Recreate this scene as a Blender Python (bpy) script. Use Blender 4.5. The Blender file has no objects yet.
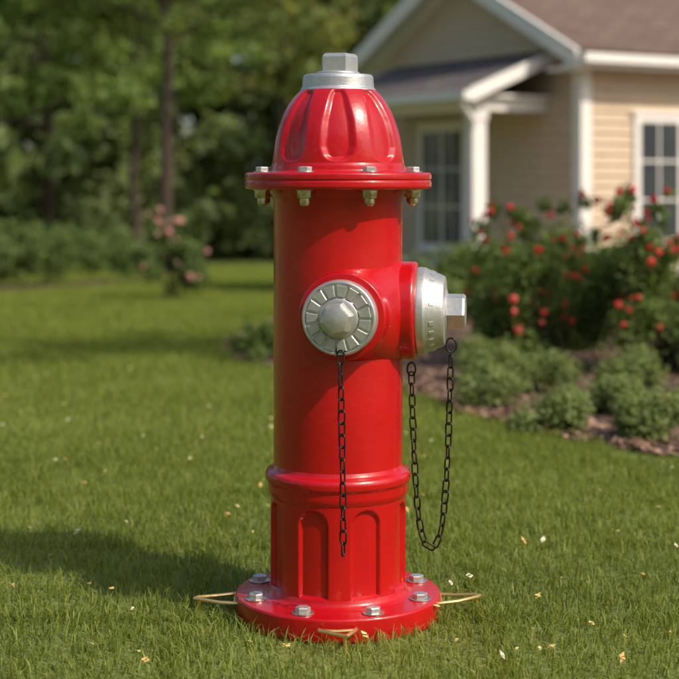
import bpy, math, random
import numpy as np
from mathutils import Matrix, Vector
R=np.random.default_rng(7); random.seed(7)
rad=math.radians
scene=bpy.context.scene
COL=scene.collection

# ---------------------------------------------------------------- helpers
class MB:
    def __init__(s): s.v=[]; s.f=[]; s.n=0; s.r=[]
    def add(s,v,f,M=None,rnd=0.5):
        v=np.asarray(v,float).reshape(-1,3)
        if M is not None:
            M=np.array(M); v=v@M[:3,:3].T+M[:3,3]
        s.v.append(v); s.f.extend([tuple(int(i)+s.n for i in q) for q in f]); s.n+=len(v)
        s.r.append(np.full(len(v),rnd))
    def obj(s,name,mat,parent=None,smooth=True,ang=38):
        me=bpy.data.meshes.new(name)
        me.from_pydata(np.concatenate(s.v).tolist(),[],s.f)
        at=me.attributes.new('rnd','FLOAT','POINT'); at.data.foreach_set('value',np.concatenate(s.r).astype(np.float32))
        me.polygons.foreach_set('use_smooth',[smooth]*len(me.polygons))
        if smooth and ang: me.set_sharp_from_angle(angle=rad(ang))
        me.materials.append(mat); me.update()
        return link(name,me,parent)
def link(name,me,parent=None,M=None):
    o=bpy.data.objects.new(name,me); COL.objects.link(o)
    if parent: o.parent=parent
    if M is not None: o.matrix_local=M
    return o
def empty(name,loc=(0,0,0),rz=0):
    o=bpy.data.objects.new(name,None); o.empty_display_size=.1; COL.objects.link(o)
    o.location=loc; o.rotation_euler=(0,0,rz); return o
def fastmesh(name,V,nper,mat,rnd):
    me=bpy.data.meshes.new(name); n=len(V); nf=n//nper
    me.vertices.add(n); me.vertices.foreach_set('co',V.astype(np.float32).ravel())
    me.loops.add(n); me.loops.foreach_set('vertex_index',np.arange(n,dtype=np.int32))
    me.polygons.add(nf); me.polygons.foreach_set('loop_start',np.arange(0,n,nper,dtype=np.int32))
    me.polygons.foreach_set('loop_total',np.full(nf,nper,dtype=np.int32))
    at=me.attributes.new('rnd','FLOAT','POINT'); at.data.foreach_set('value',np.repeat(rnd,nper).astype(np.float32))
    me.update(calc_edges=True); me.materials.append(mat); return me
def revolve(prof,n=96,disp=None,phase=0):
    P=np.array(prof,float); th=np.arange(n)/n*2*math.pi+phase
    T,Rr=np.meshgrid(th,P[:,0]); _,Z=np.meshgrid(th,P[:,1])
    if disp is not None: Rr=Rr-disp(T,Z)
    V=np.stack([Rr*np.cos(T),Rr*np.sin(T),Z],-1).reshape(-1,3)
    m=len(P); F=[]
    for i in range(m-1):
        for j in range(n):
            k=(j+1)%n
            F.append((i*n+j,i*n+k,(i+1)*n+k,(i+1)*n+j))
    F.append(tuple(range(n-1,-1,-1))); F.append(tuple((m-1)*n+j for j in range(n)))
    return V,F
def rounded(pts,r=.003,k=4):
    out=[pts[0]]
    for i in range(1,len(pts)-1):
        a,b,c=[np.array(p[:2],float) for p in pts[i-1:i+2]]
        rr=pts[i][2] if len(pts[i])>2 else r
        la,lc=np.linalg.norm(a-b),np.linalg.norm(c-b)
        rr=min(rr,la*.45,lc*.45)
        p=b+(a-b)/la*rr; q=b+(c-b)/lc*rr
        for t in np.linspace(0,1,k+1):
            out.append(tuple((1-t)**2*p+2*t*(1-t)*b+t*t*q))
    out.append(pts[-1][:2]); return [tuple(p[:2]) for p in out]
def dense(prof,step):
    P=np.array([p[:2] for p in prof],float); out=[P[0]]
    for a,b in zip(P[:-1],P[1:]):
        k=max(1,int(np.linalg.norm(b-a)/step))
        for t in range(1,k+1): out.append(a+(b-a)*t/k)
    return np.array(out)
def tube(path,radii,n=8,closed=False):
    P=np.array(path,float); m=len(P)
    radii=np.full(m,radii) if np.isscalar(radii) else np.array(radii)
    if closed: T=np.roll(P,-1,0)-np.roll(P,1,0)
    else: T=np.gradient(P,axis=0)
    T/=np.linalg.norm(T,axis=1)[:,None]+1e-12
    up=np.array([0,0,1.]) if abs(T[0][2])<.9 else np.array([1.,0,0])
    V=[];nrm=np.cross(T[0],up); nrm/=np.linalg.norm(nrm)
    for i in range(m):
        nrm=nrm-T[i]*np.dot(nrm,T[i]); nrm/=np.linalg.norm(nrm)+1e-12
        b=np.cross(T[i],nrm)
        for j in range(n):
            a=2*math.pi*j/n; V.append(P[i]+radii[i]*(math.cos(a)*nrm+math.sin(a)*b))
    F=[]
    for i in range(m if closed else m-1):
        i2=(i+1)%m
        for j in range(n):
            k=(j+1)%n; F.append((i*n+j,i*n+k,i2*n+k,i2*n+j))
    if not closed: F.append(tuple(range(n-1,-1,-1))); F.append(tuple((m-1)*n+j for j in range(n)))
    return np.array(V),F
def box(x0,x1,y0,y1,z0,z1):
    V=[(x0,y0,z0),(x1,y0,z0),(x1,y1,z0),(x0,y1,z0),(x0,y0,z1),(x1,y0,z1),(x1,y1,z1),(x0,y1,z1)]
    return V,[(0,3,2,1),(4,5,6,7),(0,1,5,4),(1,2,6,5),(2,3,7,6),(3,0,4,7)]
def sm(a,b,x):
    t=np.clip((x-a)/(b-a),0,1); return t*t*(3-2*t)

# ground height : level round the hydrant, then a gentle fall away to the house
def g(y):
    y=np.minimum(np.asarray(y,float),60); t=y-.5
    return np.where(t<0,0,np.where(t<1,-.0225*t*t,-(.0225+.045*(t-1))))
def dg(y):
    t=y-.5
    return 0 if t<0 else (-.045*t if t<1 else (-.045 if y<60 else 0))
BY=np.array([.2,.5,.8,1.45,1.78,2.29,3.0,3.66,4.2,4.86,6.16,7.5,10,13,17.5,20])
BX=np.array([3.6,2.7,1.9,.93,.76,.53,.35,.25,-.2,-.49,-.68,-.62,-.4,-.1,.2,.3])
def xb(y): return np.interp(y,BY,BX)+.02*np.sin(np.asarray(y)*9)+.012*np.sin(np.asarray(y)*23)
def inbed(x,y): return (x>xb(y))&(y>.2)&(y<20)
HXX=[-12,-4.2,-3.4,-2.9]; HYY=[12.8,15.2,18.5,24.]
def inbed2(x,y):
    f=np.interp(x,HXX,HYY)
    return (y>f)&(y<f+3.5)&(x<-3.0)
def inbed3(x,y): return ((x+1.8)**2+(y-13.5)**2)<.34**2

# ---------------------------------------------------------------- materials
def nt(name):
    m=bpy.data.materials.new(name); m.use_nodes=True; t=m.node_tree
    b=t.nodes['Principled BSDF']; return m,t,b
def N(t,typ,**kw):
    n=t.nodes.new(typ)
    for k,v in kw.items(): setattr(n,k,v)
    return n
def ramp(t,fac,stops):
    r=N(t,'ShaderNodeValToRGB'); e=r.color_ramp.elements
    while len(e)<len(stops): e.new(.5)
    for i,(p,c) in enumerate(stops): e[i].position=p; e[i].color=(*c,1)
    t.links.new(fac,r.inputs[0]); return r
def noise(t,scale,detail=4,rough=.55,vec=None):
    n=N(t,'ShaderNodeTexNoise'); n.inputs['Scale'].default_value=scale; n.inputs['Detail'].default_value=detail; n.inputs['Roughness'].default_value=rough
    if vec is not None: t.links.new(vec,n.inputs['Vector'])
    return n
def bump(t,b,h,strength,dist,prev=None):
    n=N(t,'ShaderNodeBump'); n.inputs['Strength'].default_value=strength; n.inputs['Distance'].default_value=dist
    t.links.new(h,n.inputs['Height'])
    if prev: t.links.new(prev.outputs[0],n.inputs['Normal'])
    t.links.new(n.outputs[0],b.inputs['Normal']); return n
def leafmat(name,dark,mid,light,trans=.35,objvar=False,nscale=1.5,rough=.5,tint=(1.5,1.4,.7),matte=True):
    m,t,b=nt(name); out=t.nodes['Material Output']
    a=N(t,'ShaderNodeAttribute',attribute_name='rnd')
    geo=N(t,'ShaderNodeNewGeometry'); n=noise(t,nscale,1,vec=geo.outputs['Position'])
    mx=N(t,'ShaderNodeMath',operation='MULTIPLY_ADD'); mx.inputs[1].default_value=.55
    ma=N(t,'ShaderNodeMath',operation='MULTIPLY'); ma.inputs[1].default_value=.45
    t.links.new(n.outputs[0],ma.inputs[0]); t.links.new(a.outputs['Fac'],mx.inputs[0]); t.links.new(ma.outputs[0],mx.inputs[2])
    r=ramp(t,mx.outputs[0],[(.15,dark),(.5,mid),(.85,light)])
    c=r.outputs[0]
    if objvar:
        oi=N(t,'ShaderNodeObjectInfo'); h=N(t,'ShaderNodeHueSaturation')
        mr=N(t,'ShaderNodeMapRange'); mr.inputs['To Min'].default_value=.8; mr.inputs['To Max'].default_value=1.3
        t.links.new(oi.outputs['Random'],mr.inputs['Value']); t.links.new(mr.outputs[0],h.inputs['Value'])
        mr2=N(t,'ShaderNodeMapRange'); mr2.inputs['To Min'].default_value=.485; mr2.inputs['To Max'].default_value=.51
        t.links.new(oi.outputs['Random'],mr2.inputs['Value']); t.links.new(mr2.outputs[0],h.inputs['Hue'])
        t.links.new(c,h.inputs['Color']); c=h.outputs[0]
    if matte:
        t.nodes.remove(b); b=N(t,'ShaderNodeBsdfDiffuse'); t.links.new(c,b.inputs['Color'])
    else:
        t.links.new(c,b.inputs['Base Color']); b.inputs['Roughness'].default_value=rough
        b.inputs['Specular IOR Level'].default_value=.3
    tr=N(t,'ShaderNodeBsdfTranslucent'); 
    g2=N(t,'ShaderNodeMix',data_type='RGBA',blend_type='MULTIPLY'); g2.inputs['Factor'].default_value=1
    t.links.new(c,g2.inputs['A']); g2.inputs['B'].default_value=(*tint,1)
    t.links.new(g2.outputs['Result'],tr.inputs['Color'])
    ms=N(t,'ShaderNodeMixShader'); ms.inputs[0].default_value=trans
    t.links.new(b.outputs[0],ms.inputs[1]); t.links.new(tr.outputs[0],ms.inputs[2]); t.links.new(ms.outputs[0],out.inputs[0])
    return m
RED,t,b=nt('red_paint')
tc=N(t,'ShaderNodeTexCoord'); n1=noise(t,9,4,vec=tc.outputs['Object']); r=ramp(t,n1.outputs[0],[(.3,(.41,.002,.005)),(.7,(.49,.003,.007))])
t.links.new(r.outputs[0],b.inputs['Base Color'])
n3=noise(t,14,5,vec=tc.outputs['Object']); r3=ramp(t,n3.outputs[0],[(.3,(.24,.24,.24)),(.75,(.38,.38,.38))]); t.links.new(r3.outputs[0],b.inputs['Roughness'])
b.inputs['Coat Weight'].default_value=.5; b.inputs['Coat Roughness'].default_value=.10; b.inputs['Specular IOR Level'].default_value=.4
n2=noise(t,55,2,vec=tc.outputs['Object']); n4=noise(t,260,2,vec=tc.outputs['Object'])
bp=bump(t,b,n2.outputs[0],.32,.0015); bp2=bump(t,b,n4.outputs[0],.16,.0005,bp)
t.links.new(bp2.outputs[0],b.inputs['Coat Normal'])
SIL,t,b=nt('cast_aluminium')
tc=N(t,'ShaderNodeTexCoord'); n1=noise(t,40,5,vec=tc.outputs['Object']); r=ramp(t,n1.outputs[0],[(.3,(.50,.49,.48)),(.7,(.70,.69,.67))])
t.links.new(r.outputs[0],b.inputs['Base Color']); b.inputs['Metallic'].default_value=.75
r2=ramp(t,n1.outputs[0],[(.3,(.46,.46,.46)),(.7,(.30,.30,.30))]); t.links.new(r2.outputs[0],b.inputs['Roughness'])
n2=noise(t,150,3,vec=tc.outputs['Object']); bump(t,b,n2.outputs[0],.35,.0012)
BOLT,t,b=nt('zinc_bolt')
tc=N(t,'ShaderNodeTexCoord'); n1=noise(t,70,5,vec=tc.outputs['Object']); r=ramp(t,n1.outputs[0],[(.35,(.42,.36,.28)),(.6,(.66,.65,.62))])
t.links.new(r.outputs[0],b.inputs['Base Color']); b.inputs['Metallic'].default_value=.9; b.inputs['Roughness'].default_value=.3
BRS,t,b=nt('tarnished_brass')
tc=N(t,'ShaderNodeTexCoord'); n1=noise(t,90,5,vec=tc.outputs['Object']); r=ramp(t,n1.outputs[0],[(.35,(.34,.26,.15)),(.62,(.68,.62,.5))])
t.links.new(r.outputs[0],b.inputs['Base Color']); b.inputs['Metallic'].default_value=.9; b.inputs['Roughness'].default_value=.3
CHN,t,b=nt('dark_chain_steel'); b.inputs['Base Color'].default_value=(.035,.03,.028,1); b.inputs['Metallic'].default_value=.7; b.inputs['Roughness'].default_value=.42
GLD,t,b=nt('brass_wire'); b.inputs['Base Color'].default_value=(.85,.60,.24,1); b.inputs['Metallic'].default_value=.85; b.inputs['Roughness'].default_value=.3
GRD,t,b=nt('lawn_soil')
geo=N(t,'ShaderNodeNewGeometry'); n1=noise(t,1.2,4,vec=geo.outputs['Position']); n2=noise(t,60,5,.7,vec=geo.outputs['Position'])
ad=N(t,'ShaderNodeMath',operation='MULTIPLY_ADD'); ad.inputs[1].default_value=.5; t.links.new(n2.outputs[0],ad.inputs[0])
hf=N(t,'ShaderNodeMath',operation='MULTIPLY'); hf.inputs[1].default_value=.5; t.links.new(n1.outputs[0],hf.inputs[0]); t.links.new(hf.outputs[0],ad.inputs[2])
r=ramp(t,ad.outputs[0],[(.35,(.10,.135,.03)),(.5,(.175,.22,.045)),(.65,(.25,.295,.07))]); t.links.new(r.outputs[0],b.inputs['Base Color']); b.inputs['Roughness'].default_value=.95
bump(t,b,n2.outputs[0],.8,.03)
MUL,t,b=nt('mulch')
geo=N(t,'ShaderNodeNewGeometry'); n2=noise(t,45,6,.75,vec=geo.outputs['Position'])
r=ramp(t,n2.outputs[0],[(.35,(.06,.034,.022)),(.5,(.16,.092,.062)),(.68,(.29,.185,.13))]); t.links.new(r.outputs[0],b.inputs['Base Color']); b.inputs['Roughness'].default_value=.95
bump(t,b,n2.outputs[0],1,.03)
CHP,t,b=nt('mulch_chip'); a=N(t,'ShaderNodeAttribute',attribute_name='rnd'); r=ramp(t,a.outputs['Fac'],[(0,(.07,.038,.025)),(.6,(.21,.12,.08)),(1,(.38,.25,.17))]); t.links.new(r.outputs[0],b.inputs['Base Color']); b.inputs['Roughness'].default_value=.9
BARK,t,b=nt('bark')
tc=N(t,'ShaderNodeTexCoord'); mp=N(t,'ShaderNodeMapping'); mp.inputs['Scale'].default_value=(8,8,1.5); t.links.new(tc.outputs['Object'],mp.inputs[0]); n1=noise(t,2,6,.7,vec=mp.outputs[0])
r=ramp(t,n1.outputs[0],[(.35,(.03,.02,.014)),(.65,(.09,.062,.045))]); t.links.new(r.outputs[0],b.inputs['Base Color']); b.inputs['Roughness'].default_value=.95; bump(t,b,n1.outputs[0],.8,.04)
GRASS=leafmat('grass_blade',(.10,.145,.025),(.195,.25,.042),(.34,.385,.105),.45,nscale=1.1,rough=.5,tint=(1.45,1.3,.7),matte=False)
GRASSM=leafmat('grass_blade_fine',(.115,.155,.03),(.215,.268,.052),(.34,.385,.11),.45,nscale=1.1,tint=(1.45,1.3,.75))
LF_TREE=leafmat('tree_leaf',(.09,.125,.045),(.155,.21,.075),(.24,.30,.11),.5,True,.5)
LF_LITE=leafmat('backlit_tree_leaf',(.15,.19,.07),(.25,.30,.11),(.36,.40,.17),.55,True,.5)  # lighter copy of the tree leaf, backlit brightness painted into its colour
LF_FAR=leafmat('distant_leaf_hazed',(.115,.15,.075),(.185,.23,.11),(.27,.32,.15),.5,True,.25,tint=(1.45,1.4,.8))  # paler, bluer leaf colour paints in the haze of distance
LF_BUSH=leafmat('bush_leaf',(.07,.11,.035),(.14,.20,.06),(.22,.29,.11),.42,False,6)
LF_LOW=leafmat('shrub_leaf',(.12,.16,.055),(.21,.27,.10),(.31,.365,.17),.4,False,9)
LF_HEDGE=leafmat('hedge_leaf',(.075,.115,.04),(.13,.19,.065),(.20,.27,.105),.4,False,1.5)
PET_R=leafmat('coral_petal',(.68,.06,.06),(.8,.14,.11),(.84,.32,.24),.35,False,9,tint=(1.2,1,1))
PET_P=leafmat('pink_petal',(.72,.32,.32),(.8,.48,.46),(.85,.64,.6),.35,False,9,tint=(1.2,1,1))
PET_F=leafmat('fallen_petal',(.82,.45,.15),(.85,.74,.28),(.85,.83,.75),.2,False,9,tint=(1,1,1))
def plain(name,c,rough,var=.12,sc=6):
    m,t,b=nt(name); geo=N(t,'ShaderNodeTexCoord'); n=noise(t,sc,5,.6,vec=geo.outputs['Object'])
    r=ramp(t,n.outputs[0],[(.3,tuple(x*(1-var) for x in c)),(.7,c)]); t.links.new(r.outputs[0],b.inputs['Base Color']); b.inputs['Roughness'].default_value=rough; return m
SID=plain('siding_tan',(.63,.49,.345),.7); WHT=plain('white_trim',(.84,.81,.76),.5,.06); FND=plain('foundation_brick',(.22,.14,.10),.9,.3,12)
CON=plain('porch_concrete',(.34,.31,.27),.85,.2)
GLS,t,b=nt('window_glass'); b.inputs['Base Color'].default_value=(.05,.058,.065,1); b.inputs['Roughness'].default_value=.06; b.inputs['Specular IOR Level'].default_value=.8
def shingle(name,c1,c2):
    m,t,b=nt(name); tc=N(t,'ShaderNodeTexCoord'); br=N(t,'ShaderNodeTexBrick'); t.links.new(tc.outputs['UV'],br.inputs['Vector'])
    br.inputs['Scale'].default_value=1; br.inputs['Brick Width'].default_value=.3; br.inputs['Row Height'].default_value=.13; br.inputs['Mortar Size'].default_value=.008
    br.inputs['Color1'].default_value=(*c1,1); br.inputs['Color2'].default_value=(*c2,1); br.inputs['Mortar'].default_value=(*[x*.35 for x in c1],1)
    n=noise(t,30,4,vec=tc.outputs['UV']); mx=N(t,'ShaderNodeMix',data_type='RGBA',blend_type='MULTIPLY'); mx.inputs['Factor'].default_value=.6
    t.links.new(br.outputs[0],mx.inputs['A']); t.links.new(n.outputs[0],mx.inputs['B']); t.links.new(mx.outputs['Result'],b.inputs['Base Color'])
    b.inputs['Roughness'].default_value=.9; bump(t,b,br.outputs['Fac'],-.6,.01); return m
SH_B=shingle('roof_shingle',(.17,.105,.08),(.24,.165,.125)); SH_D=shingle('porch_shingle',(.13,.11,.11),(.19,.17,.16))

# ---------------------------------------------------------------- hydrant
hyd=empty('fire_hydrant')
red=MB(); sil=MB(); blt=MB(); chn=MB(); brs=MB(); nuts=MB()
red.add(*revolve(rounded([(.02,0),(.173,0),(.173,.036),(.171,.039),(.125,.0395),(.118,.044),(.115,.052)],.004),128))
def arch(T,Z,n,ph,hw,zb,zt,arc,soft,r0):
    k=2*math.pi/n; u=((T-ph+k/2)%k-k/2)*r0
    cz=zt-arc
    d_low=np.abs(u)-hw
    d_arc=np.sqrt(u**2+(np.maximum(Z-cz,0)*hw/arc)**2)-hw
    d=np.where(Z>cz,d_arc,d_low); d=np.maximum(d,zb-Z)
    return 1-sm(-soft,0,d)
PH=rad(-90+1.5+22.5)
pf=dense([(.1145,.04),(.1145,.206)],.002)
red.add(*revolve(pf,480,lambda T,Z:.0068*arch(T,Z,8,PH,.0265,.052,.197,.026,.0045,.1145)))
red.add(*revolve(rounded([(.11,.200),(.1155,.203),(.119,.212),(.119,.226),(.123,.230),(.1235,.240),(.120,.246),(.112,.249),(.109,.256)],.003),128))
red.add(*revolve([(.109,.24),(.1095,.45),(.109,.6),(.109,.700),(.112,.708),(.118,.716),(.12,.722)],160))
red.add(*revolve(rounded([(.05,.718),(.155,.718),(.158,.722),(.158,.7305),(.1565,.732),(.1565,.7335),(.158,.735),(.158,.743),(.155,.746),(.119,.746),(.1145,.749),(.1135,.757),(.1115,.762)],.002),160))
dz=[(.1115,.757),(.1118,.775),(.1100,.793),(.1065,.812),(.1010,.829),(.0935,.846),(.084,.862),(.0735,.876),(.063,.886)]
def dome(T,Z):
    n=8;k=2*math.pi/n; u=np.abs((T-rad(-90)+k/2)%k-k/2)/(k/2)
    w=np.interp(Z,[.760,.766,.774,.788,.83,.87,.885],[0,.42,.62,.74,.72,.58,.45])
    d=u-w
    return .0075*(1-sm(-.34,.0,d))*sm(.762,.772,Z)*(1-sm(.876,.886,Z))
P=np.array(dz); zz=np.linspace(.757,.886,90)
co=np.polyfit(P[:,1]-.82,P[:,0],5); rr=np.polyval(co,zz-.82)
red.add(*revolve(np.stack([rr,zz],1),480,dome))
sil.add(*revolve(rounded([(.02,.880),(.0645,.880),(.0645,.886),(.061,.889),(.060,.906),(.0575,.911),(.030,.913),(.028,.914)],.002),96))
def prism(n,r,h,ch=.12,dome_=0,k=1):
    prof=[(r,0),(r,h*(1-ch*1.2)),(r*(1-ch*.5),h*(1-ch*.35)),(r*(1-ch*1.3),h),(r*.02,h+dome_)]
    return revolve(prof,n)
def Mx(loc,ax='Z',rz=0,s=1): return Matrix.Translation(loc)@Matrix.Rotation(rz,4,'Z')
nuts.add(*prism(5,.0335,.036,.14,.001),Mx((0,0,.911),rz=rad(-90+22)))
sil.add(*revolve(rounded([(.03,.905),(.037,.911),(.037,.915),(.034,.917),(.01,.9175)],.001),48))
def hexbolt(loc,r,h,wr,down=False,wm=None,nm=None):
    M=Matrix.Translation(loc)@Matrix.Rotation(random.uniform(0,1),4,'Z')
    if down: M=M@Matrix.Rotation(math.pi,4,'X')
    (wm or blt).add(*revolve(rounded([(.001,0),(wr,0),(wr,.0022),(.001,.0025)],.0008,2),28),M)
    M2=M@Matrix.Translation((0,0,.0022))
    (nm or nuts).add(*prism(6,r,h,.16,h*.04),M2)
for i in range(8):
    a=rad(-90+22.5+45*i)
    hexbolt((.147*math.cos(a),.147*math.sin(a),.0393),.0125,.0085,.0185)
    a+=rad(-.6)
    x,y=.1355*math.cos(a),.1355*math.sin(a)
    hexbolt((x,y,.7458),.0115,.0075,.0145)
    hexbolt((x,y,.7182),.0128,.0125,.0150,True,blt,brs)
    brs.add(*revolve(rounded([(.0085,0),(.0085,.010),(.005,.0135),(.0005,.0145)],.003,3),20),Matrix.Translation((x,y,.7045))@Matrix.Rotation(math.pi,4,'X'))
def outm(origin,az):
    d=Vector((math.cos(az),math.sin(az),0))
    return Matrix.Translation(origin)@d.to_track_quat('Z','Y').to_matrix().to_4x4()
ZN=.514
MF=outm((.032,0,ZN),rad(-90-11)); MR=outm((0,0,ZN),rad(-8))
red.add(*revolve(rounded([(.112,.03),(.102,.055),(.090,.078),(.080,.097),(.0740,.110),(.0715,.122),(.0715,.134),(.0695,.137),(.058,.138),(.05,.139)],.008),128),MF)
red.add(*revolve(rounded([(.116,.03),(.106,.060),(.096,.078),(.087,.092),(.0835,.102,.008),(.0825,.112),(.0825,.130),(.0800,.1345),(.06,.136)],.006),128),MR)
sil.add(*revolve(rounded([(.05,.136),(.057,.136),(.0605,.141),(.0605,.160),(.0585,.1635),(.0555,.1640),(.0545,.1615),(.0325,.1615),(.0315,.1645),(.027,.166),(.001,.1665)],.0012),96),MF)
NS=15
for i in range(NS):
    st=360/NS; a0=rad(st*i+2.6); a1=rad(st*i+st-2.6); r0,r1=.0345,.0528; z0,z1=.160,.1652
    V=[];c=.0011
    for z,e in((z0,0),(z1-.0012,0),(z1,c)):
        for (r_,a_) in ((r0+e,a0+e/r0),(r1-e,a0+e/r1),(r1-e,a1-e/r1),(r0+e,a1-e/r0)):
            V.append((r_*math.cos(a_),r_*math.sin(a_),z))
    F=[]
    for L in (0,4):
        for j in range(4): F.append((L+j,L+(j+1)%4,L+4+(j+1)%4,L+4+j))
    F.append((8,9,10,11)); nuts.add(V,F,MF)
nuts.add(*prism(6,.0265,.024,.2,.002),MF@Matrix.Translation((0,0,.1655))@Matrix.Rotation(rad(12),4,'Z'))
sil.add(*revolve(rounded([(.05,.134),(.0715,.134),(.0735,.138),(.0725,.149),(.0705,.152),(.0595,.178),(.057,.182),(.036,.183),(.034,.1855),(.001,.186)],.0015),96),MR)
nuts.add(*prism(6,.0300,.031,.12,.001),MR@Matrix.Translation((0,0,.185))@Matrix.Rotation(rad(9),4,'Z'))
for i in range(26):
    if i%13 in (0,7): continue
    a=rad(360/26*i); w=.0022+.001*((i*7)%3)/2
    M=MR@Matrix.Rotation(a,4,'Z')@Matrix.Translation((.0662,0,.1625))@Matrix.Rotation(rad(-23),4,'Y')
    nuts.add(*box(-.001,.0010,-w,w,-.0038,.0038),M)
def link_geo(L,W,wr):
    h=(L-W)/2; pts=[]
    for a in np.linspace(-90,90,8): pts.append((h+W/2*math.cos(rad(a)),W/2*math.sin(rad(a)),0))
    for a in np.linspace(90,270,8): pts.append((-h+W/2*math.cos(rad(a)),W/2*math.sin(rad(a)),0))
    return tube(pts,wr,7,True)
LG=link_geo(.0225,.0108,.0015)
def chain(path,pitch=.0190,tw0=0):
    P=np.array(path,float); s=np.concatenate([[0],np.cumsum(np.linalg.norm(np.diff(P,axis=0),axis=1))])
    n=int(s[-1]/pitch); 
    for i in range(n):
        q=[np.array([np.interp(v,s,P[:,k]) for k in range(3)]) for v in ((i+.5)*pitch-.004,(i+.5)*pitch+.004,(i+.5)*pitch)]
        d=Vector(q[1]-q[0]).normalized()
        M=Matrix.Translation(q[2])@d.to_track_quat('X','Z').to_matrix().to_4x4()@Matrix.Rotation(rad(45+90*(i%2)+random.uniform(-22,22)+tw0),4,'X')@Matrix.Rotation(rad(random.uniform(-5,5)),4,'Z')
        chn.add(LG[0],LG[1],M)
yc=-.160
chain([(.004,yc-.002,.462),(.0045,yc-.004,.42),(.006,yc-.004,.35),(.008,yc-.004,.25),(.0085,yc-.004,.128)])
chn.add(*tube([(.004+.007*math.sin(a),yc,.462+.007*math.cos(a)) for a in np.linspace(0,2*math.pi,16)[:-1]],.0015,7,True))
a_=.0074; pts=[]
for u in np.linspace(-.0325,.0335,160):
    pts.append((.156+u,-.022-.1*u,.118+a_*math.cosh(u/a_)-a_))
pts=[p for p in pts if not(p[0]<.156 and p[2]>.418) and p[2]<.476]
chain(pts)
# eyes at both chain ends: on the cap nut, and under the arm
chn.add(*tube([(pts[-1][0]+.009*math.sin(a),pts[-1][1]-.004,pts[-1][2]+.004+.012*math.cos(a)) for a in np.linspace(0,2*math.pi,16)[:-1]],.0016,7,True))
xe,ye,ze=pts[0]
chn.add(*tube([(xe+.007*math.sin(a),ye,ze+.006+.011*math.cos(a)) for a in np.linspace(0,2*math.pi,16)[:-1]],.0016,7,True))
red.obj('red_body',RED,hyd); sil.obj('silver_caps',SIL,hyd); nuts.obj('nuts',SIL,hyd,True,20); blt.obj('bolts_washers',BOLT,hyd,True,30); brs.obj('brass_nuts',BRS,hyd,True,30); chn.obj('chains',CHN,hyd,True,60)
anc=empty('ground_anchor_clips')
gw=MB()
for (ox,oy,aa,L,x0) in ((-.172,-.01,180,.064,-.012),(.172,-.01,0,.064,-.012),(0.0,-.178,-84,.046,.0)):
    M=Matrix.Translation((ox,oy,.0))@Matrix.Rotation(rad(aa),4,'Z')
    zt=.028
    path=[(x0,-.030,zt-.002),(x0+.01,-.030,zt),(L*.45,-.018,zt),(L,.002,zt+.002),(L+.005,.009,zt+.002),(L-.004,.014,zt+.002),(L*.4,.023,zt-.001),(x0+.01,.028,zt-.001),(x0,.028,zt-.002)]
    gw.add(*tube(path,.0031,8),M)
    gw.add(*tube([(L*.96,.006,zt+.002),(L*.99,.007,.0),(L,.007,-.03)],.0030,8),M)
    gw.add(*tube([(x0+.012,-.029,zt),(x0+.014,-.002,zt-.001),(x0+.012,.027,zt-.001)],.0026,8),M)
gw.obj('wire_loops',GLD,anc)

# ---------------------------------------------------------------- ground
ys=np.concatenate([[-300,-100,-40],np.arange(-20,0,5),np.arange(0,2.01,.1),np.arange(2.5,60.1,2.5),[60.5,70,90,130,200,400]])
xs=np.array([-300,-100,-40,-20,-10,-5,-2,0,2,5,10,20,40,100,300.])
V=[(x,y,float(g(y))) for y in ys for x in xs]; nx=len(xs)
F=[(j*nx+i,j*nx+i+1,(j+1)*nx+i+1,(j+1)*nx+i) for j in range(len(ys)-1) for i in range(nx-1)]
m=MB(); m.add(V,F); m.obj('ground',GRD,None,True,None)
yy=np.concatenate([np.arange(.22,2,.04),np.arange(2,20,.06)])
V=[];F=[]
for y in yy:
    x0=float(xb(y)); z=float(g(y))+.004
    for k,x in enumerate((x0,x0+.3,x0+1,12)): V.append((x,y,z+(0 if k==0 else .012)))
for j in range(len(yy)-1):
    for k in range(3): F.append((j*4+k,j*4+k+1,j*4+4+k+1,j*4+4+k))
m=MB(); m.add(V,F); bed=m.obj('mulch_bed',MUL,None,True,None)
m=MB(); V=[];F=[]
X2=np.linspace(-12,-3.02,60)
for x in X2:
    f=float(np.interp(x,HXX,HYY)); V+=[(x,f,float(g(f))+.03),(x,f+3.5,float(g(f+3.5))+.03)]
for j in range(len(X2)-1): F.append((2*j,2*j+2,2*j+3,2*j+1))
m.add(V,F); c=[(-1.8+.34*math.cos(a),13.5+.34*math.sin(a),float(g(13.5+.34*math.sin(a)))+.02) for a in np.linspace(0,2*math.pi,25)[:-1]]
m.add(c,[tuple(range(24))]); m.obj('mulch_bed',MUL,None,False)
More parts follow.
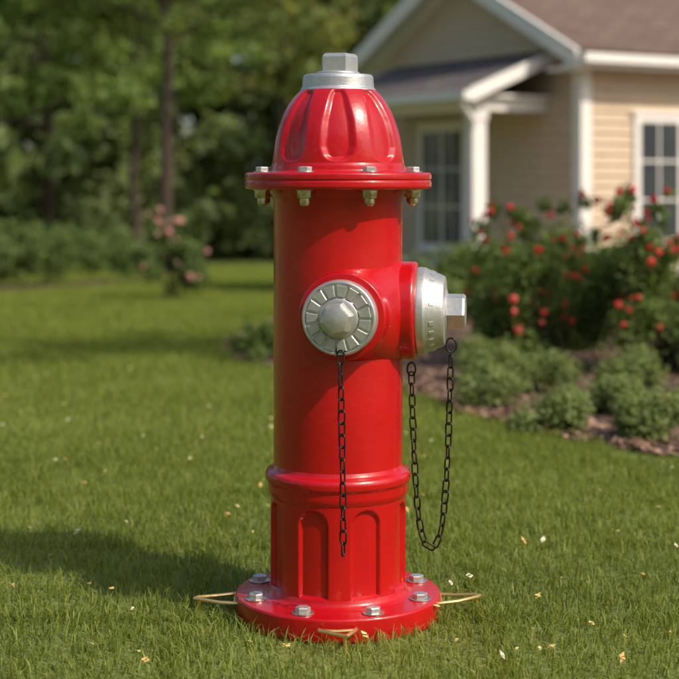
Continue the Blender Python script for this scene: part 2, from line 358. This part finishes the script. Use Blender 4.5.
def leaves(n,C,Rd,size,asp=.55,shell=.45,flat=None,droop=0):
    C=np.asarray(C,float); Rd=np.asarray(Rd,float)
    if Rd.ndim==1: Rd=np.repeat(Rd[:,None],3,1)
    w=Rd.prod(1)**(2/3); k=R.choice(len(C),n,p=w/w.sum())
    d=R.normal(size=(n,3)); d/=np.linalg.norm(d,axis=1)[:,None]
    rr=(shell+(1-shell)*R.random(n))[:,None]*(1+.18*R.normal(size=n))[:,None]
    P=C[k]+d*Rd[k]*rr
    nrm=d*.6+R.normal(size=(n,3))*.6+np.array([0,0,.5]); nrm/=np.linalg.norm(nrm,axis=1)[:,None]
    t1=np.cross(nrm,R.normal(size=(n,3))); t1[:,2]-=droop; t1/=np.linalg.norm(t1,axis=1)[:,None]
    t2=np.cross(nrm,t1)
    s=(size*(.6+.8*R.random(n)))[:,None]
    a=t1*s*.5; b_=t2*s*.5*asp
    V=np.stack([P-a,P+b_-a*.1+nrm*s*.08,P+a,P-b_-a*.1+nrm*s*.08],1).reshape(-1,3)
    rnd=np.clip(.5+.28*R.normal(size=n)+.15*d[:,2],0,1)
    return V,rnd
n=22000; y=.3+R.random(n)**1.6*9; x=xb(y)-.03+R.random(n)**1.3*(2.2+y*.25)
P=np.stack([x,y,g(y)+.018],1); a=R.random(n)*6.28; l=(.006+.016*R.random(n)); tz=R.normal(size=n)*.3
d=np.stack([np.cos(a),np.sin(a),tz],1)*l[:,None]; e=np.stack([-np.sin(a),np.cos(a),R.normal(size=n)*.3],1)*l[:,None]*.35
V=np.stack([P-d-e,P+d-e,P+d+e,P-d+e],1).reshape(-1,3)
link('mulch_chips',fastmesh('mulch_chips',V,4,CHP,R.random(n)))

# ---------------------------------------------------------------- grass
def blades_tri(P,h,w,lean):
    n=len(P); a=R.random(n)*6.283; d=np.stack([np.cos(a),np.sin(a),0*a],1)*w[:,None]*.5
    b_=R.random(n)*6.283; L=np.stack([np.cos(b_)*lean,np.sin(b_)*lean,0*a],1)*h[:,None]; L[:,2]=h
    return np.stack([P-d,P+d,P+L],1).reshape(-1,3)
grass=empty('grass')
tiles=[]
for v in range(5):
    n=5000; TS=.5
    P=np.stack([(R.random(n)-.5)*TS*1.08,(R.random(n)-.5)*TS*1.08,np.full(n,-.002)],1)
    cl=.75+.35*np.sin(P[:,0]*23+v*2)*np.sin(P[:,1]*19+v)
    h=(.012+.020*R.random(n)**1.3)*(.8+.45*cl); w=.0015+.0017*R.random(n); 
    a=R.random(n)*6.283; d=np.stack([np.cos(a),np.sin(a),0*a],1)*w[:,None]*.5
    bb=R.random(n)*6.283; lean=(.15+.85*R.random(n)**1.2)
    L=np.stack([np.cos(bb)*lean,np.sin(bb)*lean,0*a],1)*h[:,None]
    mid=P+L*.32; mid[:,2]+=h*.58; tip=P+L; tip[:,2]+=h*(1-.28*lean)
    Q1=np.stack([P-d,P+d,mid+d*.8,mid-d*.8],1); Q2=np.stack([mid-d*.8,mid+d*.8,tip+d*.06,tip-d*.06],1)
    V=np.stack([Q1,Q2],1).reshape(-1,3); r_=np.clip(.5+.27*R.normal(size=n),0,1)
    r_=np.where(R.random(n)<.05,1.25,r_)
    tiles.append(fastmesh('grass_tile',V,4,GRASS,np.repeat(r_,2)))
for ix in range(-5,6):
    for iy in range(-3,5):
        cx,cy=ix*.5,iy*.5-.3
        if bool(inbed(cx+.1,cy+.12)): continue
        M=Matrix.Translation((cx,cy,float(g(cy))))@Matrix.Rotation(math.atan(dg(cy)),4,'X')@Matrix.Rotation(random.randint(0,3)*math.pi/2,4,'Z')
        link('grass_tile',random.choice(tiles),grass,M)
dd=np.linspace(4.45,42,4000); pdf=(.62*dd+2.4)*(4/dd)**1.55; cdf=np.cumsum(pdf); cdf/=cdf[-1]
n=360000; D=np.interp(R.random(n),cdf,dd); X=(R.random(n)-.5)*(.62*D+2.4); Y=D-2.54
k=~(inbed(X,Y)|inbed2(X,Y)|inbed3(X,Y)); D,X,Y=D[k],X[k],Y[k]; n=len(D)
s=(D/4)**.72
V=blades_tri(np.stack([X,Y,g(Y)-.004],1),(.018+.018*R.random(n))*np.minimum(s,2.),(.0034+.003*R.random(n))*s,.25+.6*R.random(n))
link('grass_blades',fastmesh('grass_blades',V,3,GRASSM,np.clip(.5+.25*R.normal(size=n),0,1)),grass)
n=170; Y=-.35+R.random(n)**1.2*5; X=(R.random(n)-.5)*(.5*(Y+2.54)); k=~inbed(X,Y)
X,Y=X[k],Y[k]; n=len(X)
C=np.stack([X,Y,g(Y)+.030+.006*R.random(n)],1)
Vs=[]
for c in C:
    s=R.uniform(.003,.0078)
    for j in range(3):
        a=R.random()*6.28; t1=np.array([math.cos(a),math.sin(a),R.normal()*.4])*s; t2=np.array([-math.sin(a),math.cos(a),R.normal()*.4])*s*.6
        Vs+= [c-t1,c+t2,c+t1,c-t2]
link('fallen_petals',fastmesh('fallen_petals',np.array(Vs),4,PET_F,np.repeat(R.random(n),3)))

# ---------------------------------------------------------------- shrubs & bushes
def bush(name,loc,clumps,n,size,mat,stems=12,flowers=None,asp=.55,fl_n=0,fl_s=.02,fl_top=None):
    o=empty(name,loc)
    C=np.array([c[:3] for c in clumps]); Rd=np.array([c[3] for c in clumps])
    V,r_=leaves(n,C,Rd,size,asp,.3); k=np.repeat(V.reshape(-1,4,3)[:,:,2].min(1)>.0,4)
    V2=V[k]; link('leaves',fastmesh('leaves',V2,4,mat,r_[k[::4]]),o)
    m=MB()
    for i in range(stems):
        c=C[R.integers(len(C))]+R.normal(size=3)*.3*Rd.mean()
        b0=np.array([R.normal()*.05,R.normal()*.05,-.02]); mid=(b0+c)/2+np.array([0,0,.1*abs(c[2])])
        m.add(*tube([b0,mid,c],[.006+.006*Rd.mean(),.004+.004*Rd.mean(),.002],6))
    m.obj('stems',BARK,o)
    if flowers:
        Vs=[];rs=[]
        for i in range(fl_n):
            j=R.integers(len(C)); d=R.normal(size=3); d[1]-=.9; d[2]+=.5; d/=np.linalg.norm(d)
            c=C[j]+d*Rd[j]*R.uniform(1.05,1.35); s0=fl_s*R.uniform(.5,1.15); q=R.random()
            for p in range(14):
                e=R.normal(size=3); e/=np.linalg.norm(e); pc=c+e*s0*.5
                t1=np.cross(e,R.normal(size=3)); t1/=np.linalg.norm(t1); t2=np.cross(e,t1)
                t1=t1*s0*.55; t2=t2*s0*.55
                Vs+=[pc-t1,pc-t2,pc+t1,pc+t2]; rs.append(np.clip(q*.6+.4*R.random(),0,1))
        link('blossoms',fastmesh('blossoms',np.array(Vs),4,flowers,np.array(rs)),o)
    return o
def rc(n,x,y,z,r): return [(R.uniform(*x),R.uniform(*y),R.uniform(*z),R.uniform(*r)) for _ in range(n)]
bush('flowering_bush',(.98,4.5,float(g(4.5))),rc(20,(-.34,.3),(-.25,.3),(.10,.56),(.08,.14))+rc(18,(-.33,.3),(-.2,.2),(.52,.83),(.03,.06)),8500,.032,LF_BUSH,30,PET_R,fl_n=62,fl_s=.026)
bush('flowering_bush',(1.50,4.2,float(g(4.2))),rc(24,(-.34,.4),(-.25,.3),(.10,.56),(.09,.15))+rc(20,(-.3,.4),(-.2,.2),(.50,.80),(.03,.06)),9500,.032,LF_BUSH,30,PET_R,fl_n=62,fl_s=.026)
bush('flowering_bush',(1.25,5.6,float(g(5.6))),rc(30,(-.5,.5),(-.25,.3),(.10,.62),(.12,.2)),10000,.038,LF_BUSH,26,PET_R,fl_n=24,fl_s=.026)
bush('flowering_bush',(2.7,4.8,float(g(4.8))),rc(30,(-.45,.45),(-.3,.3),(.10,.5),(.12,.2)),8000,.038,LF_BUSH,26,PET_R,fl_n=30,fl_s=.026)
def low(x,y,r,h,mat=LF_LOW,n=4200,s=.017):
    bush('low_shrub',(x,y,float(g(y))),rc(16,(-r*.62,r*.62),(-r*.5,r*.5),(h*.2,h*.72),(r*.28,r*.46)),n,s,mat,8)
for x,y,r,h in ((.53,2.75,.14,.17),(.66,2.10,.14,.14),(.93,2.46,.13,.15),(.93,1.86,.15,.17),(1.22,2.2,.17,.17),(1.3,1.5,.16,.15),(.76,3.2,.16,.19),(1.1,3.1,.17,.2),(.62,3.7,.16,.22),(1.6,2.6,.18,.18),(1.75,1.9,.18,.16)): low(x,y,r,h)
low(-.40,4.75,.13,.24,LF_BUSH,4000,.026); low(-.20,5.3,.15,.24,LF_BUSH,4000,.026); low(.33,5.4,.14,.18,LF_BUSH,4000,.026)
low(.55,8.2,.35,.5,LF_BUSH,5000,.05); low(1.2,9.5,.45,.6,LF_BUSH,5000,.05); low(-.1,9.8,.3,.35,LF_BUSH,4000,.05)
bush('rose_bush',(-1.80,13.5,float(g(13.5))),rc(18,(-.28,.28),(-.25,.25),(.20,.64),(.10,.17))+rc(10,(-.26,.28),(-.2,.2),(.66,.95),(.04,.08)),8000,.055,LF_HEDGE,16,PET_P,fl_n=30,fl_s=.05)
hc=[]
for x in np.arange(-9.5,-3.1,.28):
    f=float(np.interp(x,HXX,HYY))
    for q in range(4):
        yy_=f+1.1+R.uniform(0,1.3); hc.append((x+R.normal()*.08,yy_,float(g(yy_))+R.uniform(.2,.72+.12*math.sin(x*2.1)),R.uniform(.26,.38)))
C=np.array(hc); V,r_=leaves(28000,C[:,:3],C[:,3],.085,.5,.4); hd=empty('hedge'); link('leaves',fastmesh('leaves',V,4,LF_HEDGE,r_),hd)

# ---------------------------------------------------------------- trees
def tree_meshes(H,crown_r,z0,nl,leaf,trunk_r,mat,seed,nb=15):
    rr=random.Random(seed); m=MB(); C=[];Rd=[]
    tp=[(0,0,-.3)]; x=y=0
    for i in range(1,9):
        x+=rr.uniform(-.09,.09)*H/9; y+=rr.uniform(-.12,.12)*H/9; tp.append((x,y,H*.9*i/8))
    tr=[trunk_r*(1.35 if i==0 else 1)*(1-.1*i) for i in range(9)]
    m.add(*tube(tp,tr,10)); tp=np.array(tp)
    for i in range(nb):
        z=z0+(H*.88-z0)*i/nb; k=np.array([np.interp(z,tp[:,2],tp[:,c]) for c in range(3)])
        a=i*2.4+rr.uniform(-.4,.4); ln=crown_r*(.55+.5*math.sin(math.pi*min(1,(i+2.5)/(nb+1))))*rr.uniform(.75,1.1)
        pts=[k]; 
        for s_ in (.35,.7,1.0):
            pts.append(k+np.array([math.cos(a)*ln*s_,math.sin(a)*ln*s_,ln*(.35*s_+rr.uniform(-.06,.1))]))
        m.add(*tube(pts,[trunk_r*.4*(1-.03*i),trunk_r*.28,trunk_r*.15,trunk_r*.05],6))
        for s_ in (.45,.7,.9,1.05):
            for q in range(2):
                p=k+(pts[-1]-k)*s_+np.array([rr.gauss(0,.16),rr.gauss(0,.16),rr.gauss(0,.12)])*crown_r
                C.append(p); Rd.append((crown_r*rr.uniform(.13,.25),)*2+(crown_r*rr.uniform(.07,.14),))
    V,r_=leaves(nl,C,np.array(Rd),leaf,.6,.1,droop=.4)
    return m,fastmesh('leaves',V,4,mat,r_)
def tree(x,y,H,cr,z0,nl,leaf,tr,seed,nb=15,mat=None):
    o=empty('tree',(x,y,float(g(y)))); m,lm=tree_meshes(H,cr,z0,nl,leaf,tr,mat or LF_TREE,seed,nb); m.obj('trunk_and_limbs',BARK,o); link('leaves',lm,o)
tree(-3.43,27.4,9.5,3.2,4.6,8000,.18,.16,1)
tree(-5.25,35.5,10,3.2,4.6,7500,.23,.14,2)
tree(-8.6,33,11,4.0,3.2,9500,.24,.2,3)
tree(-1.6,41,12,4.2,4.4,9000,.27,.15,14,15,LF_LITE)
# garden tree standing to the right of the view; throws the dappled shade on the lawn
tree(3.55,2.9,6.2,1.25,4.0,7500,.075,.07,8,14)
far=empty('distant_trees'); kinds=[]
for s_ in range(4):
    m,lm=tree_meshes(13+s_,4.8,1.2,7500,.52,.24,LF_FAR,20+s_)
    tmp=m.obj('distant_trunk',BARK,far); kinds.append((tmp.data,lm)); bpy.data.objects.remove(tmp)
rr=random.Random(5)
def put(k,px,py,s_):
    M=Matrix.Translation((px,py,float(g(py))))@Matrix.Rotation(rr.uniform(0,6.28),4,'Z')@Matrix.Diagonal((s_,s_,s_*rr.uniform(.9,1.15),1))
    link('distant_trunk',k[0],far,M); link('distant_crown',k[1],far,M)
for row,(y0,st) in enumerate(((50,6.8),(60,5.2),(72,4.8))):
    x=-30+row*1.7
    while x<34:
        k=rr.choice(kinds); px=x+rr.uniform(-1.3,1.3); py=y0+rr.uniform(-3,3); s_=rr.uniform(.85,1.25)
        x+=st
        if row==0 and -7<px<0 : continue
        put(k,px,py,s_)
# trees behind the viewpoint and to the sides (out of view, added to darken the hydrant's reflections)
for (px,py) in ((-9,-17),(-2,-19),(5,-20),(11,-24),(-16,-14),(-17,4),(-19,16),(20,-26),(24,6)): put(rr.choice(kinds),px,py,rr.uniform(.75,.95))
hc=[]
for i in range(300):
    x=R.uniform(-30,32); yy_=R.uniform(50,66); hc.append((x,yy_,float(g(yy_))+R.uniform(.2,3.0),R.uniform(.9,1.7)))
C=np.array(hc); V,r_=leaves(34000,C[:,:3],C[:,3],.5,.6,.4); link('understory',fastmesh('understory',V,4,LF_FAR,r_),far)

# ---------------------------------------------------------------- house
GZ=-.57
house=empty('siding_house',(2.587,13.46,GZ),math.atan2(.52,.855))
W=4.32; LEN=8.; EH=2.69; RISE=1.09; half=W/2
sd=MB(); tm=MB(); gl=MB(); fd=MB(); cn=MB()
def hw_y(z):
    if z<=EH: return 0,W
    f=(z-EH)/RISE; return half*f,W-half*f
bh=.115; z=.30
while z<EH+RISE-.04:
    z1=z+bh; a0,a1=hw_y(z); zt=min(z1,EH+RISE-.001); b0,b1=hw_y(zt)
    sd.add([(-.032,a0,z),(-.032,a1,z),(-.008,b1,zt),(-.008,b0,zt),(.0,a0,z),(.0,a1,z)],[(0,3,2,1),(0,1,5,4)])
    if z1<=EH+.02:
        sd.add([(0,-.032,z),(LEN,-.032,z),(LEN,-.008,z1),(0,-.008,z1),(0,0,z),(LEN,0,z)],[(0,1,2,3),(0,4,5,1)])
        sd.add([(0,W+.028,z),(LEN,W+.028,z),(LEN,W+.012,z1),(0,W+.012,z1)],[(0,3,2,1)])
    z=z1
sd.add([(0,0,.3),(0,W,.3),(0,W,EH),(0,half,EH+RISE),(0,0,EH)],[(0,4,3,2,1)])
sd.add([(0,0,.3),(LEN,0,.3),(LEN,0,EH),(0,0,EH)],[(0,1,2,3)])
sd.add([(LEN,0,.3),(LEN,W,.3),(LEN,W,EH),(LEN,half,EH+RISE),(LEN,0,EH)],[(0,1,2,3,4)])
sd.obj('siding_walls',SID,house,False)
fd.add(*box(.01,LEN-.01,.01,W-.01,-.6,.31)); fd.obj('foundation',FND,house,False)
for (x0,x1,y0,y1) in ((-.045,.10,-.045,.0),(-.045,.0,.002,.10),(-.045,0,W-.1,W+.045)):
    tm.add(*box(x0,x1,y0,y1,.28,EH-.02))
tm.add(*box(-.035,LEN,-.035,-.001,.24,.31)); tm.add(*box(-.035,-.001,.001,W,.24,.31))
OV=.28; SL=math.atan2(RISE,half)
def roofslab(name,pts,th,mat):
    P=[Vector(p) for p in pts]; nrm=(P[1]-P[0]).cross(P[3]-P[0]).normalized()
    V=[tuple(p) for p in P]+[tuple(p-nrm*th) for p in P]
    me=bpy.data.meshes.new(name); me.from_pydata(V,[],[(0,1,2,3),(7,6,5,4),(0,4,5,1),(1,5,6,2),(2,6,7,3),(3,7,4,0)])
    uv=me.uv_layers.new(name='UVMap')
    ux=(P[1]-P[0]).normalized(); uy=nrm.cross(ux)
    for lp in me.loops:
        q=Vector(V[lp.vertex_index])-P[0]; uv.data[lp.index].uv=(q.dot(ux),q.dot(uy))
    me.materials.append(mat); return link(name,me,house)
ez=EH-OV*math.tan(SL)+.10; rz_=EH+RISE+.10
roofslab('roof_near',[(-OV,-OV,ez),(LEN+OV,-OV,ez),(LEN+OV,half,rz_),(-OV,half,rz_)],.06,SH_B)
roofslab('roof_far',[(LEN+OV,W+OV,ez),(-OV,W+OV,ez),(-OV,half,rz_),(LEN+OV,half,rz_)],.06,SH_B)
for sgn in (0,1):
    ya=-OV-.01 if sgn==0 else W+OV+.01
    for (xo,w_,dz0,dz1) in ((-OV-.03,.03,-.20,-.012),(-OV-.045,.045,-.075,-.0)):
        V=[(xo,ya,ez+dz0),(xo,half,rz_+dz0),(xo,half,rz_+dz1),(xo,ya,ez+dz1)]
        V2=[(v[0]+w_-.002,v[1],v[2]) for v in V]
        f=[(0,1,2,3),(7,6,5,4),(0,4,5,1),(3,2,6,7),(0,3,7,4),(1,5,6,2)]
        tm.add(V+V2,f)
    y_in=0 if sgn==0 else W
    zi=EH+.02
    tm.add([(-OV,ya,ez-.075),(-OV,half,rz_-.075),(0,half,rz_-.075),(0,ya,ez-.075)],[(0,1,2,3)])
    V=[(-.036,y_in,zi-.16),(-.036,half,zi+RISE-.16),(-.036,half,zi+RISE+.01),(-.036,y_in,zi+.01)]
    tm.add(V+[(v[0]+.03,v[1],v[2]) for v in V],[(0,1,2,3),(7,6,5,4),(0,4,5,1),(3,2,6,7)])
tm.add(*box(-OV+.003,LEN,-OV+.02,-.03,ez-.16,ez-.13)); tm.add(*box(-OV,LEN+OV,-OV-.02,-OV+.012,ez-.19,ez-.065))
tm.add(*box(-OV-.004,LEN+OV,-OV-.12,-OV-.022,ez-.13,ez-.04))
tm.add(*box(-OV+.01,-.03,-.19,.26,ez-.20,ez-.165)); 
def window(axis,a0,a1,z0,z1,nx_,nz_):
    def B(m_,u0,u1,w0,w1,d0,d1):
        if axis=='g': m_.add(*box(-d1,-d0,u0,u1,w0,w1))
        else: m_.add(*box(u0,u1,-d1,-d0,w0,w1))
    fw=.085
    B(tm,a0,a0+fw,z0,z1,.0,.055); B(tm,a1-fw,a1,z0,z1,.0,.055); B(tm,a0+fw,a1-fw,z1-fw,z1,0,.052); B(tm,a0+fw,a1-fw,z0,z0+fw*.8,0,.052)
    B(tm,a0-.04,a1+.04,z0-.045,z0-.001,0,.085); B(tm,a0-.03,a1+.03,z1+.001,z1+.04,0,.07)
    u0,u1,w0,w1=a0+fw,a1-fw,z0+fw*.8,z1-fw
    B(gl,u0,u1,w0,w1,.030,.034)
    um=(u0+u1)/2; B(tm,um-.022,um+.022,w0,w1,.035,.052)
    for i in range(1,nz_):
        zz_=w0+(w1-w0)*i/nz_; hh=.011; B(tm,u0,um-.022,zz_-hh,zz_+hh,.035,.044); B(tm,um+.022,u1,zz_-hh,zz_+hh,.035,.044)
    for (p,q) in ((u0,um-.022),(um+.022,u1)):
        for i in range(1,nx_):
            c_=p+(q-p)*i/nx_; B(tm,c_-.009,c_+.009,w0,w1,.035,.0425)
window('g',2.03,3.02,.44,1.95,2,3)
window('s',.71,2.05,.57,2.0,2,3)
window('s',4.0,5.2,.57,2.0,2,3)
PY0,PY1,PX=.65,3.35,-.915
cn.add(*box(PX-.2,-.03,PY0-.12,PY1+.1,-.5,.12)); cn.add(*box(PX-.5,PX-.201,1.3,2.4,-.5,-.0)); cn.obj('porch_floor',CON,house,False)
def column(x,y,z0,z1,w):
    tm.add(*box(x-w/2,x+w/2,y-w/2,y+w/2,z0+.14,z1-.1)); tm.add(*box(x-w*.62,x+w*.62,y-w*.62,y+w*.62,z0,z0+.139)); tm.add(*box(x-w*.6,x+w*.6,y-w*.6,y+w*.6,z1-.099,z1))
column(PX,PY0,.121,2.03,.155); column(PX,PY1,.121,2.03,.155)
tm.add(*box(PX-.1,PX+.1,PY0-.1,PY1+.1,2.031,2.17)); tm.add(*box(PX+.101,-.03,PY0-.1,PY0+.08,2.031,2.17)); tm.add(*box(PX+.101,-.03,PY1-.08,PY1+.1,2.031,2.17))
tm.add(*box(PX-.2,-.03,PY0-.18,PY1+.18,2.171,2.2))
ZT=2.70; ZE=2.235; XE=PX-.27
roofslab('porch_roof',[(XE,PY1+.25,ZE),(XE,PY0-.25,ZE),(-.03,PY0-.25,ZT),(-.03,PY1+.25,ZT)],.05,SH_D)
for yk in (PY0-.28,PY1+.25):
    V=[(XE-.01,yk,ZE-.13),(-.03,yk,ZT-.13),(-.03,yk,ZT+.015),(XE-.01,yk,ZE+.015)]
    tm.add(V+[(v[0],v[1]+.028,v[2]) for v in V],[(0,1,2,3),(7,6,5,4),(0,4,5,1),(3,2,6,7),(0,3,7,4)])
tm.add(*box(XE-.09,XE-.012,PY0-.28,PY1+.28,ZE-.10,ZE-.01))
tm.add(*tube([(XE-.05,PY0-.2,ZE-.08),(XE-.05,PY0-.2,ZE-.16),(PX-.14,PY0-.14,ZE-.32),(PX-.12,PY0-.11,ZE-.42),(PX-.12,PY0-.11,.2)],.028,8))
tm.obj('white_trim',WHT,house,False); gl.obj('window_glass',GLS,house,False)

# ---------------------------------------------------------------- light, sky, camera
EL=rad(46); AZ=rad(-36)
S=Vector((math.cos(AZ)*math.cos(EL),math.sin(AZ)*math.cos(EL),math.sin(EL)))
sun=bpy.data.lights.new('sun','SUN'); sun.energy=4.1; sun.angle=rad(.9); sun.color=(1,.90,.75)
so=bpy.data.objects.new('sun',sun); COL.objects.link(so); so.rotation_euler=S.to_track_quat('Z','Y').to_euler(); so.location=(6,-4,8)
w=bpy.data.worlds.new('World'); scene.world=w; w.use_nodes=True; t=w.node_tree
sk=t.nodes.new('ShaderNodeTexSky'); sk.sky_type='NISHITA'; sk.sun_disc=False; sk.sun_elevation=EL; sk.sun_rotation=math.atan2(S.x,S.y); sk.dust_density=3.0
bg=t.nodes['Background']; bg.inputs[1].default_value=.15; t.links.new(sk.outputs[0],bg.inputs[0])
cam=bpy.data.cameras.new('camera'); co_=bpy.data.objects.new('camera',cam); COL.objects.link(co_)
co_.location=(.0025,-2.54,.737); co_.rotation_euler=(rad(90),0,0)
cam.sensor_width=36; cam.lens=79.5; cam.shift_y=-.238; cam.clip_end=2000; cam.clip_start=.05
cam.dof.use_dof=True; cam.dof.focus_distance=2.42; cam.dof.aperture_fstop=4.2
scene.camera=co_
scene.view_settings.view_transform='Standard'; scene.view_settings.look='None'; scene.view_settings.exposure=0
